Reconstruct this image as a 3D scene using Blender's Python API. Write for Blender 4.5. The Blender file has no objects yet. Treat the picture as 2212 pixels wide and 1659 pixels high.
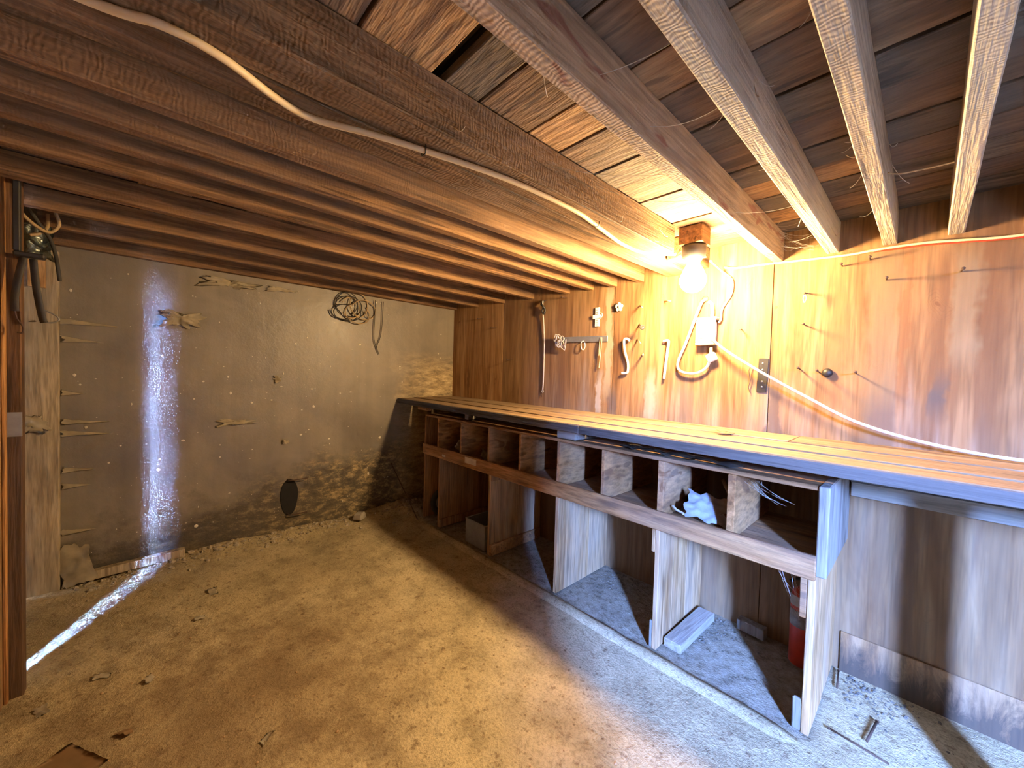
import bpy, bmesh, math, random
from mathutils import Vector, Matrix, noise
random.seed(7)
S = bpy.context.scene
COL = S.collection

# ------------------------------------------------------------------ camera
cam = bpy.data.cameras.new('camera')
cam.sensor_width = 36.0
cam.lens = 36.0 * 836.64 / 2212.0
cam.clip_start = 0.02
co = bpy.data.objects.new('camera', cam)
COL.objects.link(co)
yaw, pitch, roll = math.radians(-46.966), math.radians(-1.539), math.radians(1.5916)
fw = Vector((math.sin(yaw) * math.cos(pitch), math.cos(yaw) * math.cos(pitch), math.sin(pitch)))
rt = Vector((math.cos(yaw), -math.sin(yaw), 0))
up = rt.cross(fw)
r2 = rt * math.cos(roll) + up * math.sin(roll)
u2 = -rt * math.sin(roll) + up * math.cos(roll)
M = Matrix((r2, u2, -fw)).transposed().to_4x4()
M.translation = Vector((3.642, -2.483, 1.40))
co.matrix_world = M
S.camera = co

# ------------------------------------------------------------------ world, sun, exposure
W = bpy.data.worlds.new('sky')
S.world = W
W.use_nodes = True
bg = W.node_tree.nodes['Background']
bg.inputs[0].default_value = (0.21, 0.39, 1.0, 1)
bg.inputs[1].default_value = 1750.0
sun = bpy.data.lights.new('sun', 'SUN')
sun.energy = 2.3
sun.angle = math.radians(0.55)
sun.color = (0.55, 0.76, 1.0)
so = bpy.data.objects.new('sun', sun)
COL.objects.link(so)
SUN_EL = math.radians(20)
sd = Vector((-0.889 * math.cos(SUN_EL), 0.457 * math.cos(SUN_EL), -math.sin(SUN_EL)))
so.rotation_euler = sd.to_track_quat('-Z', 'Y').to_euler()
so.location = (12, -9, 6)


def portal(name, loc, sx, sy, rot):
    l = bpy.data.lights.new(name, 'AREA')
    l.shape = 'RECTANGLE'
    l.size, l.size_y = sx, sy
    l.cycles.is_portal = True
    o = bpy.data.objects.new(name, l)
    COL.objects.link(o)
    o.location = loc
    o.rotation_euler = rot
    return o


portal('sky_portal', (5.2, -2.98, 1.0), 0.30, 2.0, (math.radians(90), 0, 0))
S.view_settings.view_transform = 'Standard'
S.view_settings.look = 'None'
S.view_settings.gamma = 1
S.view_settings.use_curve_mapping = False
S.view_settings.exposure = 0.26
S.cycles.max_bounces = 5
S.cycles.diffuse_bounces = 4
S.cycles.glossy_bounces = 2
S.cycles.use_adaptive_sampling = True
S.cycles.adaptive_min_samples = 16
S.cycles.use_light_tree = False
S.cycles.adaptive_threshold = 0.12
S.cycles.caustics_reflective = False
S.cycles.caustics_refractive = False
S.cycles.sample_clamp_indirect = 6.0
BULB_STRENGTH = 1250.0

# ------------------------------------------------------------------ material helpers


class NT:
    def __init__(s, name):
        s.m = bpy.data.materials.new(name)
        s.m.use_nodes = True
        s.t = s.m.node_tree
        s.b = s.t.nodes['Principled BSDF']

    def n(s, kind, **kw):
        nd = s.t.nodes.new('ShaderNode' + kind)
        for k, v in kw.items():
            if k.startswith('i_'):
                key = k[2:]
                sock = nd.inputs[int(key)] if key.isdigit() else nd.inputs[key]
                s.put(sock, v)
            else:
                setattr(nd, k, v)
        return nd

    def put(s, sock, v):
        if isinstance(v, bpy.types.NodeSocket):
            s.t.links.new(v, sock)
        else:
            if hasattr(sock.default_value, '__len__') and not hasattr(v, '__len__'):
                v = [v] * len(sock.default_value)
            if hasattr(v, '__len__') and len(v) == 3 and len(sock.default_value) == 4:
                v = (*v, 1)
            sock.default_value = v

    def ramp(s, fac, stops):
        r = s.n('ValToRGB', i_0=fac)
        e = r.color_ramp.elements
        while len(e) < len(stops):
            e.new(0.5)
        for el, (p, c) in zip(e, stops):
            el.position = p
            el.color = (*c, 1) if hasattr(c, '__len__') else (c, c, c, 1)
        return r.outputs[0]

    def mix(s, fac, a, b, mode='MIX'):
        x = s.n('Mix', data_type='RGBA', blend_type=mode)
        s.put(x.inputs[0], fac)
        s.put(x.inputs[6], a)
        s.put(x.inputs[7], b)
        return x.outputs[2]

    def math(s, op, a, b=0.0):
        x = s.n('Math', operation=op)
        s.put(x.inputs[0], a)
        s.put(x.inputs[1], b)
        return x.outputs[0]

    def coord(s, rnd=True):
        tc = s.n('TexCoord').outputs['Object']
        if not rnd:
            return tc
        oi = s.n('ObjectInfo').outputs['Random']
        v = s.n('VectorMath', operation='SCALE')
        v.inputs[0].default_value = (37.0, 53.0, 71.0)
        s.put(v.inputs['Scale'], oi)
        a = s.n('VectorMath', operation='ADD')
        s.put(a.inputs[0], tc)
        s.put(a.inputs[1], v.outputs[0])
        return a.outputs[0]

    def mapping(s, vec, scale):
        mp = s.n('Mapping')
        s.put(mp.inputs['Vector'], vec)
        mp.inputs['Scale'].default_value = scale
        return mp.outputs[0]

    def noise(s, vec, scale=1, detail=5, rough=.6, dist=0.0):
        return s.n('TexNoise', i_Vector=vec, i_Scale=scale, i_Detail=detail, i_Roughness=rough, i_Distortion=dist).outputs[0]

    def bump(s, h, strength=.3, dist=.01):
        b = s.n('Bump', i_Strength=strength, i_Distance=dist, i_Height=h)
        s.put(s.b.inputs['Normal'], b.outputs[0])

    def done(s, col, rough=.8, spec=.3, metal=0):
        s.put(s.b.inputs['Base Color'], col)
        s.put(s.b.inputs['Roughness'], rough)
        s.put(s.b.inputs['Specular IOR Level'], spec)
        s.put(s.b.inputs['Metallic'], metal)
        return s.m


def wood(name, light, mid, dark, axis='x', along=1.3, across=16, knots=True, dirt=None, dirt_amt=.5,
         rough=.78, bump=.5, blotch=None, saw=False):
    t = NT(name)
    c = t.coord()
    sc = {'x': (along, across, across), 'y': (across, along, across), 'z': (across, across, along)}[axis]
    v = t.mapping(c, sc)
    n1 = t.noise(v, 1, 4, .62, .9)
    fine = t.noise(t.mapping(c, tuple(k * 5 for k in sc)), 1, 2, .7, .0)
    col = t.ramp(n1, [(.28, dark), (.47, mid), (.66, light)])
    col = t.mix(.8, col, t.ramp(fine, [(.32, .42), (.6, 1.0)]), 'MULTIPLY')
    crack = t.noise(t.mapping(c, tuple(k * 1.9 for k in sc)), 1, 1, .5, .0)
    col = t.mix(t.ramp(crack, [(.30, .7), (.345, 0.0)]), col, tuple(x * .4 for x in dark))
    if knots:
        ks = {'x': (1.6, 5, 5), 'y': (5, 1.6, 5), 'z': (5, 5, 1.6)}[axis]
        vo = t.n('TexVoronoi', i_Vector=t.mapping(c, ks), i_Scale=1.0, i_Randomness=1.0)
        k = t.ramp(vo.outputs['Distance'], [(.05, 1.0), (.16, 0.0)])
        col = t.mix(t.math('MULTIPLY', k, .75), col, tuple(x * .45 for x in dark))
    big = t.noise(c, 2.2, 2, .6, .0)
    col = t.mix(.6, col, t.ramp(big, [(.3, .55), (.6, 1.0)]), 'MULTIPLY')
    if dirt:
        dn = t.noise(t.mapping(c, tuple(max(.5, k * .12) for k in sc)), 1.6, 4, .68, .0)
        col = t.mix(t.math('MULTIPLY', t.ramp(dn, [(.42, 0.0), (.6, 1.0)]), dirt_amt), col, dirt)
    if blotch:
        bn = t.noise(t.mapping(c, {'x': (2, 7, 7), 'y': (7, 2.2, 7), 'z': (7, 7, 2)}[axis]), 1.0, 3, .6, 1.2)
        col = t.mix(t.ramp(bn, [(.6, 0.0), (.66, .85)]), col, blotch)
    h = t.math('ADD', t.math('MULTIPLY', fine, .5), n1)
    if saw:
        wv = t.n('TexWave', i_Vector=c, i_Scale=26.0, i_Distortion=9.0, i_Detail=1.0,
                 bands_direction={'x': 'X', 'y': 'Y', 'z': 'Z'}[axis]).outputs[1]
        h = t.math('ADD', h, t.math('MULTIPLY', wv, .07))
    t.bump(h, bump, .012)
    return t.done(col, rough, .25)


def plain(name, col, rough=.6, metal=0.0, spec=.4, var=.25, scale=18, bump=.1):
    t = NT(name)
    c = t.coord()
    n = t.noise(c, scale, 4, .6, .3)
    cc = t.mix(1.0, col, t.ramp(n, [(.3, 1 - var), (.7, 1.0)]), 'MULTIPLY')
    if bump:
        t.bump(n, bump, .004)
    return t.done(cc, rough, spec, metal)


MAT = {}
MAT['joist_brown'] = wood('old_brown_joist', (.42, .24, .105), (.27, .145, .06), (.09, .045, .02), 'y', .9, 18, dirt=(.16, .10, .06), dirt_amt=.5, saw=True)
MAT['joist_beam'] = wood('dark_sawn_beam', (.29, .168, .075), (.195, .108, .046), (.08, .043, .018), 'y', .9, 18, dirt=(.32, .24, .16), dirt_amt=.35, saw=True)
MAT['joist_pale'] = wood('pale_weathered_joist', (.64, .56, .45), (.52, .44, .34), (.33, .24, .16), 'y', .9, 16, dirt=(.58, .60, .58), dirt_amt=.65, saw=True)  # paler, greyer wood than the other joists
MAT['joist_stained'] = wood('stained_pale_joist', (.64, .47, .33), (.50, .36, .24), (.33, .20, .12), 'y', .9, 16, dirt=(.55, .48, .40), dirt_amt=.4, blotch=(.20, .075, .045), saw=True)
MAT['deck_a'] = wood('deck_plank_tan', (.62, .40, .20), (.45, .26, .12), (.20, .10, .045), 'x', 2.2, 14, dirt=(.14, .09, .06), dirt_amt=.5, blotch=(.15, .08, .04))
MAT['deck_b'] = wood('deck_plank_brown', (.27, .17, .095), (.185, .11, .06), (.08, .045, .025), 'x', 2.2, 14, dirt=(.10, .075, .06), dirt_amt=.65)
MAT['deck_c'] = wood('deck_plank_grey', (.22, .165, .11), (.15, .11, .072), (.065, .045, .03), 'x', 2.2, 14, dirt=(.08, .07, .06), dirt_amt=.7)
MAT['bench'] = wood('bench_plank', (.40, .285, .18), (.33, .222, .13), (.19, .12, .066), 'x', .8, 20, knots=False, dirt=(.34, .24, .15), dirt_amt=.4)
MAT['bench_dark'] = wood('charred_edge', (.14, .13, .13), (.085, .08, .085), (.035, .033, .037), 'x', 1.0, 26, knots=False, dirt=(.22, .2, .19), dirt_amt=.3, bump=.6)
MAT['cab_x'] = wood('cabinet_board_x', (.46, .26, .13), (.35, .185, .085), (.20, .095, .042), 'x', 1.2, 16, dirt=(.42, .36, .30), dirt_amt=.35)
MAT['cab_rail'] = wood('cabinet_rail', (.60, .34, .15), (.46, .235, .095), (.24, .11, .045), 'x', 1.4, 16, dirt=(.26, .22, .19), dirt_amt=.3)
MAT['cab_div'] = wood('cabinet_divider', (.62, .34, .15), (.46, .235, .095), (.25, .115, .045), 'y', 2.5, 9, dirt=(.45, .37, .30), dirt_amt=.28, blotch=(.20, .10, .05))
MAT['cab_pan'] = wood('partition_board', (.72, .48, .26), (.58, .355, .175), (.33, .17, .07), 'z', .9, 16, dirt=(.58, .50, .40), dirt_amt=.35)
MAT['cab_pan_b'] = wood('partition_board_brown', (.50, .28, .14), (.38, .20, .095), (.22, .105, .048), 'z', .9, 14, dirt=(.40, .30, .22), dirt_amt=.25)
MAT['cab_end'] = wood('weathered_end_panel', (.40, .38, .35), (.31, .29, .265), (.16, .14, .125), 'z', .9, 14, dirt=(.42, .42, .42), dirt_amt=.4)
MAT['ledger'] = wood('ledger_board', (.34, .31, .27), (.24, .22, .19), (.11, .10, .085), 'x', .9, 14, dirt=(.40, .39, .37), dirt_amt=.5)
MAT['post'] = wood('pale_post', (.58, .48, .35), (.46, .37, .26), (.28, .20, .13), 'z', 1.2, 16, dirt=(.32, .28, .22), dirt_amt=.5)
MAT['jamb'] = wood('brown_jamb', (.17, .09, .04), (.12, .06, .026), (.06, .03, .013), 'z', 1.2, 16, dirt=(.10, .07, .05), dirt_amt=.4)
MAT['jamb_orange'] = wood('orange_batten', (.62, .33, .12), (.48, .24, .085), (.28, .13, .05), 'z', 1.2, 20, knots=False)
MAT['offcut'] = wood('grey_offcut', (.55, .50, .44), (.42, .37, .32), (.25, .20, .16), 'y', 1.5, 18, dirt=(.40, .38, .36), dirt_amt=.6)
MAT['block'] = wood('fresh_block', (.66, .44, .24), (.55, .34, .17), (.38, .21, .10), 'z', 2, 18)
MAT['metal_dark'] = plain('dark_iron', (.05, .048, .046), .5, .6)
MAT['metal_rust'] = plain('rusty_nail', (.10, .06, .045), .7, .4)
MAT['metal_grey'] = plain('dull_steel', (.36, .37, .38), .5, .7)
MAT['tray'] = plain('galvanised_sheet', (.33, .33, .34), .55, .35)
MAT['white'] = plain('white_plastic', (.78, .76, .72), .5, var=.12)
MAT['cable'] = plain('cream_cable', (.80, .66, .42), .5, var=.15, scale=6)
MAT['cable_grey'] = plain('grey_cable', (.66, .66, .66), .5, var=.15, scale=6)
MAT['wire_tan'] = plain('tan_wire', (.50, .36, .20), .6, var=.3)
MAT['wire_black'] = plain('black_wire', (.03, .027, .025), .6)
MAT['string'] = plain('grey_cord', (.42, .40, .40), .8)
MAT['rubber'] = plain('black_rubber', (.045, .043, .042), .75)
MAT['strap'] = plain('dark_webbing', (.065, .06, .048), .85, var=.4)
MAT['red'] = plain('red_enamel', (.55, .055, .025), .35, var=.25, bump=0)
MAT['label_grey'] = plain('grey_label', (.35, .34, .33), .6, var=.5, scale=50)
MAT['label_white'] = plain('dirty_white_label', (.66, .63, .58), .6, var=.25)
MAT['paper'] = plain('dusty_paper', (.72, .66, .55), .85, var=.3)
MAT['rag'] = plain('pale_rag', (.70, .73, .78), .9, var=.25, scale=30, bump=.4)
MAT['cardboard'] = plain('cardboard', (.46, .31, .18), .9, var=.2)
MAT['tar'] = plain('black_tar', (.012, .011, .011), .9)
MAT['pebble'] = plain('pebble', (.50, .43, .34), .9, var=.5, scale=60)
MAT['litter'] = plain('dark_litter', (.20, .18, .155), .9, var=.6, scale=70)
MAT['web'] = plain('cobweb', (.62, .58, .52), .9, var=.2)
MAT['scrap'] = plain('torn_building_paper', (.72, .64, .50), .8, var=.35, scale=12)
MAT['tar_paper'] = plain('dusty_grey_felt', (.17, .15, .125), .55, var=.4, scale=10)
t = NT('crumpled_foil')
t.bump(t.noise(t.coord(), 30, 3, .5, 1.5), .8, .01)
MAT['foil'] = t.done((.52, .60, .57), .35, .5, .75)


STAINS = [(3.49, .065, .95, 2.02, (.27, .19, .11), .6), (3.565, .022, 1.30, 2.0, (.25, .11, .045), .45), (3.68, .028, 1.28, 1.42, (.12, .10, .09), .8),
          (3.74, .05, 1.50, 1.96, (.34, .27, .17), .55), (2.02, .035, 1.25, 2.06, (.52, .44, .31), .6), (3.075, .035, 1.06, 1.42, (.10, .08, .08), .7),
          (2.06, .05, 1.10, 1.30, (.13, .11, .11), .7), (2.36, .045, 1.10, 1.42, (.55, .50, .43), .5), (1.95, .03, 1.10, 1.40, (.60, .55, .48), .7),
          (2.60, .05, 1.10, 1.36, (.18, .14, .12), .6), (3.50, .06, 1.10, 1.32, (.15, .11, .10), .6), (3.33, .03, 1.25, 1.95, (.30, .14, .06), .6),
          (.30, .02, 1.12, 1.45, (.12, .06, .03), .6), (.62, .015, 1.12, 1.50, (.14, .07, .035), .55), (1.0, .02, 1.12, 1.35, (.16, .08, .04), .5),
          (3.62, .02, .2, .9, (.20, .13, .09), .6), (3.52, .03, .3, .95, (.24, .15, .09), .5), (3.86, .035, .2, .9, (.24, .15, .085), .5)]


def plywood(name, grey_from=1.33, mold=False, tone=1.0):
    t = NT(name)
    g = t.n('NewGeometry').outputs['Position']
    sx = t.n('SeparateXYZ', i_0=g)
    c = t.coord()
    v = t.mapping(c, (7, 7, .75))
    n1 = t.noise(v, 1, 4, .6, 1.1)
    rings = t.math('FRACT', t.math('MULTIPLY', t.noise(t.mapping(c, (2.6, 2.6, .42)), 1, 2, .5, .7), 15))
    fine = t.noise(t.mapping(c, (60, 60, 3)), 1, 2, .7)
    col = t.ramp(n1, [(.27, (.16, .072, .03)), (.42, (.275, .145, .062)), (.55, (.365, .213, .10)), (.72, (.45, .285, .148))])
    col = t.mix(.30, col, t.ramp(rings, [(0, .6), (.35, 1.0), (.8, 1.0), (1, .65)]), 'MULTIPLY')
    col = t.mix(.7, col, t.ramp(fine, [(.33, .5), (.56, 1.0)]), 'MULTIPLY')
    # football-shaped patches and knots
    wob = t.n('VectorMath', operation='SCALE')
    t.put(wob.inputs[0], t.n('TexNoise', i_Vector=c, i_Scale=7.0, i_Detail=3.0).outputs[1])
    wob.inputs['Scale'].default_value = .16
    cw_ = t.n('VectorMath', operation='ADD', i_0=c, i_1=wob.outputs[0]).outputs[0]
    vo = t.n('TexVoronoi', i_Vector=t.mapping(cw_, (4.2, 4.2, 2.6)), i_Scale=1.3)
    kd = vo.outputs['Distance']
    ring = t.ramp(t.math('FRACT', t.math('MULTIPLY', kd, 24)), [(0, .6), (.25, 1.0), (.8, 1.0), (1, .6)])
    near = t.ramp(kd, [(.10, 1.0), (.26, 0.0)])
    col = t.mix(t.math('MULTIPLY', near, .6), col, t.mix(1.0, col, ring, 'MULTIPLY'))
    col = t.mix(t.math('MULTIPLY', t.ramp(kd, [(.035, 1.0), (.07, 0.0)]), .8), col, (.15, .065, .03))
    # long vertical water stains
    st = t.noise(t.mapping(c, (5.5, 5.5, .32)), 1, 4, .65, .0)
    col = t.mix(t.math('MULTIPLY', t.ramp(st, [(.55, 0.0), (.64, 1.0)]), .7), col, (.20, .10, .045))
    col = t.mix(t.math('MULTIPLY', t.ramp(st, [(.28, 1.0), (.40, 0.0)]), .45), col, (.62, .50, .34))
    # grey bleached weathering, ragged upper limit
    rag = t.math('MULTIPLY', t.math('SUBTRACT', t.noise(t.mapping(c, (6.5, 6.5, .25)), 1, 3, .7, .0), .5), 1.7)
    hz = t.math('ADD', t.math('SUBTRACT', grey_from, sx.outputs[2]), rag)
    gm = t.n('MapRange', i_0=hz, i_1=0.0, i_2=.42).outputs[0]
    gx = t.math('MULTIPLY', t.n('MapRange', i_0=sx.outputs[0], i_1=1.1, i_2=1.9).outputs[0], t.n('MapRange', i_0=sx.outputs[2], i_1=.85, i_2=1.05, i_3=.3, i_4=1.0).outputs[0])
    gcol = t.ramp(t.noise(t.mapping(c, (13, 13, .9)), 1, 3, .65, .8), [(.32, (.15, .115, .095)), (.5, (.33, .28, .235)), (.66, (.52, .475, .42))])
    col = t.mix(t.math('MULTIPLY', t.math('MULTIPLY', gm, gx), .62), col, gcol)
    xw = t.math('ADD', sx.outputs[0], t.math('MULTIPLY', t.math('SUBTRACT', t.noise(t.mapping(g, (9, 1, 5)), 1, 3, .65, .0), .5), .11))
    for xc, w, za, zb, bc, amt in STAINS:
        d = t.math('ABSOLUTE', t.math('SUBTRACT', xw, xc))
        m1 = t.n('MapRange', i_0=d, i_1=w, i_2=w * .55).outputs[0]
        m2 = t.math('MULTIPLY', t.n('MapRange', i_0=sx.outputs[2], i_1=za - .06, i_2=za + .06).outputs[0], t.n('MapRange', i_0=sx.outputs[2], i_1=zb + .06, i_2=zb - .06).outputs[0])
        col = t.mix(t.math('MULTIPLY', t.math('MULTIPLY', m1, m2), amt), col, bc)
    if mold:
        mz = t.math('SUBTRACT', .17, sx.outputs[2])
        mm = t.math('ADD', t.math('MULTIPLY', mz, 6), t.math('MULTIPLY', t.math('SUBTRACT', t.noise(t.mapping(c, (14, 14, 5)), 1, 6, .75, 1), .5), 2.6))
        col = t.mix(t.math('MULTIPLY', t.n('MapRange', i_0=mm, i_1=-.1, i_2=.7).outputs[0], .85), col, (.045, .04, .036))
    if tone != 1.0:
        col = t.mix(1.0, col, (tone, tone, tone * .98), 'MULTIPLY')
    t.bump(t.math('ADD', t.math('MULTIPLY', fine, .5), n1), .3, .006)
    return t.done(col, .72, .25)


MAT['ply'] = plywood('stained_plywood', tone=.70)  # toned down against the bulb's glare
MAT['ply_smooth'] = plywood('smoother_reddish_plywood', tone=1.18)  # same plywood lightened to make up for the bulb's falloff
MAT['ply_mold'] = plywood('mouldy_plywood', .5, True)


def dark_wall():
    t = NT('grimy_dark_wall')
    c = t.coord(False)
    g = t.n('NewGeometry').outputs['Position']
    sx = t.n('SeparateXYZ', i_0=g)
    y, z = sx.outputs[1], sx.outputs[2]
    n = t.noise(c, 2.0, 5, .6, .4)
    col = t.ramp(n, [(.3, (.16, .138, .11)), (.55, (.23, .20, .16)), (.75, (.28, .24, .19))])
    vs = t.noise(t.mapping(c, (3, 7, .35)), 1, 4, .6)
    col = t.mix(.45, col, t.ramp(vs, [(.3, .62), (.6, 1.0)]), 'MULTIPLY')
    # black grimy band at the foot with a ragged edge, worn to gold towards the bench
    r = t.math('MULTIPLY', t.math('SUBTRACT', t.noise(c, 3.2, 6, .7, .0), .5), 1.3)
    lim = t.n('MapRange', i_0=y, i_1=-3.0, i_2=-.6, i_3=.30, i_4=.80).outputs[0]
    foot = t.n('MapRange', i_0=t.math('ADD', t.math('SUBTRACT', lim, z), t.math('MULTIPLY', r, .55)), i_1=0.0, i_2=.22).outputs[0]
    fcol = t.ramp(t.noise(t.mapping(c, (8, 11, 24)), 1, 6, .8, .0), [(.38, (.03, .026, .02)), (.5, (.10, .078, .042)), (.57, (.30, .225, .11)), (.68, (.56, .43, .23))])
    wornx = t.n('MapRange', i_0=y, i_1=-2.3, i_2=-1.1).outputs[0]
    fcol = t.mix(wornx, t.mix(.8, fcol, (.035, .03, .022)), fcol)
    col = t.mix(t.math('MULTIPLY', foot, .85), col, fcol)
    # worn pale patch above the bench
    zz = t.n('MapRange', i_0=z, i_1=1.35, i_2=1.62, i_3=1.0, i_4=0.0).outputs[0]
    up_ = t.math('MULTIPLY', t.n('MapRange', i_0=t.math('ADD', y, t.math('MULTIPLY', r, .7)), i_1=-.75, i_2=-.3).outputs[0], zz)
    wcol = t.ramp(t.noise(t.mapping(c, (10, 7, 24)), 1, 5, .8, .0), [(.35, (.13, .10, .06)), (.52, (.42, .32, .18)), (.65, (.66, .54, .34))])
    col = t.mix(t.math('MULTIPLY', up_, .9), col, wcol)
    # pale paint specks and scuffs
    for sc, a, b, s3 in ((5, .04, .055, (1, 1, 2.6)),):
        vo = t.n('TexVoronoi', i_Vector=t.mapping(c, s3), i_Scale=float(sc))
        keep = t.math('GREATER_THAN', t.n('SeparateColor', i_0=vo.outputs['Color']).outputs[0], .62)
        col = t.mix(t.math('MULTIPLY', t.ramp(vo.outputs['Distance'], [(a, 1.0), (b, 0.0)]), keep), col, (.62, .54, .40))
    t.bump(t.math('ADD', t.noise(c, 9, 5, .7, .0), t.math('MULTIPLY', foot, t.noise(c, 45, 2, .8, .0))), .3, .012)
    return t.done(col, t.ramp(n, [(.3, .36), (.7, .52)]), .45)


MAT['dark_wall'] = dark_wall()


def dirt_floor():
    t = NT('packed_dirt')
    c = t.coord(False)
    big = t.noise(c, 1.1, 3, .6, .0)
    med = t.noise(c, 5.0, 6, .74, .0)
    fine = t.noise(c, 90, 3, .8, .0)
    col = t.ramp(big, [(.3, (.40, .325, .20)), (.5, (.56, .465, .295)), (.7, (.66, .565, .38))])
    col = t.mix(.75, col, t.ramp(med, [(.33, .5), (.56, 1.0)]), 'MULTIPLY')
    grit = t.noise(c, 22, 4, .75, .0)
    col = t.mix(t.math('MULTIPLY', t.ramp(grit, [(.34, 1.0), (.43, 0.0)]), .6), col, (.16, .10, .06))
    col = t.mix(.7, col, t.ramp(fine, [(.32, .45), (.55, 1.0)]), 'MULTIPLY')
    vo = t.n('TexVoronoi', i_Vector=c, i_Scale=26.0)
    keep = t.math('GREATER_THAN', t.n('SeparateColor', i_0=vo.outputs['Color']).outputs[1], .72)
    col = t.mix(t.math('MULTIPLY', t.math('MULTIPLY', t.ramp(vo.outputs['Distance'], [(.08, 1.0), (.2, 0.0)]), keep), .7), col, (.12, .075, .045))
    # ragged brown patch on the floor, fading outward from its centre
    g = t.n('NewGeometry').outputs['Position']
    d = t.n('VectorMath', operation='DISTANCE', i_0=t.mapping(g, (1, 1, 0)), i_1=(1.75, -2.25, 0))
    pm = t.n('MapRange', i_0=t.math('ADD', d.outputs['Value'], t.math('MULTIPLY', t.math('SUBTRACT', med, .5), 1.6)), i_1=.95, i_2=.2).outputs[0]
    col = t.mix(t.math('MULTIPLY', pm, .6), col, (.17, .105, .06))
    gy = t.n('SeparateXYZ', i_0=g).outputs[1]
    silt = t.n('MapRange', i_0=t.math('ADD', gy, t.math('MULTIPLY', t.math('SUBTRACT', med, .5), .06)), i_1=-.63, i_2=-.59).outputs[0]
    scol = t.ramp(grit, [(.35, (.09, .085, .08)), (.5, (.21, .20, .185)), (.68, (.36, .34, .315))])
    silt = t.math('MULTIPLY', silt, t.n('MapRange', i_0=t.n('SeparateXYZ', i_0=g).outputs[0], i_1=3.42, i_2=3.34).outputs[0])
    col = t.mix(t.math('MULTIPLY', silt, .65), col, scol)
    t.bump(t.math('ADD', t.math('MULTIPLY', fine, .35), t.math('ADD', med, big)), .7, .025)
    return t.done(col, .93, .15)


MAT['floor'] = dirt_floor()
MAT['concrete'] = plain('dusty_concrete', (.44, .40, .35), .92, var=.35, scale=25, bump=.4)
MAT['boards'] = wood('wall_boards', (.42, .26, .13), (.31, .18, .085), (.16, .085, .04), 'z', .9, 14)
MAT['outside'] = plain('outside_ground', (.30, .29, .27), .9)

# ------------------------------------------------------------------ geometry helpers
WLOC = {}


def tag(o, label=None, cat=None, group=None, kind=None):
    if label:
        o['label'] = label
    if cat:
        o['category'] = cat
    if group:
        o['group'] = group
    if kind:
        o['kind'] = kind
    return o


def link(name, me, loc, mat, parent=None):
    o = bpy.data.objects.new(name, me)
    COL.objects.link(o)
    if mat is not None and not me.materials:
        for m in (mat if isinstance(mat, (list, tuple)) else [mat]):
            me.materials.append(MAT[m] if isinstance(m, str) else m)
    WLOC[o.name] = Vector(loc)
    if parent is not None:
        o.parent = parent
        o.location = Vector(loc) - WLOC[parent.name]
    else:
        o.location = loc
    return o


def empty(name, loc):
    o = bpy.data.objects.new(name, None)
    COL.objects.link(o)
    o.location = loc
    o.empty_display_size = .05
    WLOC[o.name] = Vector(loc)
    return o


def from_bm(bm, name, smooth=False):
    me = bpy.data.meshes.new(name)
    bmesh.ops.recalc_face_normals(bm, faces=bm.faces)
    bm.to_mesh(me)
    bm.free()
    if smooth:
        for p in me.polygons:
            p.use_smooth = True
    return me


def box_bm(sx, sy, sz, bev=.003, jit=0.0):
    bm = bmesh.new()
    bmesh.ops.create_cube(bm, size=1)
    for v in bm.verts:
        v.co = Vector((v.co.x * sx, v.co.y * sy, v.co.z * sz)) + Vector((random.uniform(-jit, jit), random.uniform(-jit, jit), random.uniform(-jit, jit)))
    b = min(bev, .3 * min(sx, sy, sz))
    if b > 0:
        bmesh.ops.bevel(bm, geom=bm.edges[:], offset=b, segments=1, affect='EDGES')
    return bm


def box(name, x0, x1, y0, y1, z0, z1, mat, parent=None, bev=.003, jit=0.0, rot=None):
    bm = box_bm(abs(x1 - x0), abs(y1 - y0), abs(z1 - z0), bev, jit)
    o = link(name, from_bm(bm, name), ((x0 + x1) / 2, (y0 + y1) / 2, (z0 + z1) / 2), mat, parent)
    if rot:
        o.rotation_euler = rot
    return o


def spline(pts, n=8):
    pts = [Vector(p) for p in pts]
    if len(pts) < 3:
        return pts
    q = [pts[0] * 2 - pts[1]] + pts + [pts[-1] * 2 - pts[-2]]
    out = []
    for i in range(1, len(q) - 2):
        for k in range(n):
            u = k / n
            a, b, c, d = q[i - 1], q[i], q[i + 1], q[i + 2]
            out.append(.5 * ((2 * b) + (c - a) * u + (2 * a - 5 * b + 4 * c - d) * u * u + (-a + 3 * b - 3 * c + d) * u ** 3))
    out.append(pts[-1])
    return out


def tube_into(bm, pts, r, sides=8, flat=1.0):
    pts = [Vector(p) for p in pts]
    rings = []
    prev = None
    for i, p in enumerate(pts):
        d = (pts[min(i + 1, len(pts) - 1)] - pts[max(i - 1, 0)])
        if d.length < 1e-9:
            d = Vector((0, 0, 1))
        d.normalize()
        if prev is None:
            a = d.orthogonal().normalized()
        else:
            a = prev - d * prev.dot(d)
            a = d.orthogonal().normalized() if a.length < 1e-6 else a.normalized()
        prev = a
        b = d.cross(a)
        rr = r[i] if hasattr(r, '__len__') else r
        rings.append([bm.verts.new(p + a * rr * math.cos(2 * math.pi * k / sides) + b * rr * flat * math.sin(2 * math.pi * k / sides)) for k in range(sides)])
    for i in range(len(rings) - 1):
        for k in range(sides):
            bm.faces.new((rings[i][k], rings[i][(k + 1) % sides], rings[i + 1][(k + 1) % sides], rings[i + 1][k]))
    bm.faces.new(rings[0][::-1])
    bm.faces.new(rings[-1])


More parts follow.
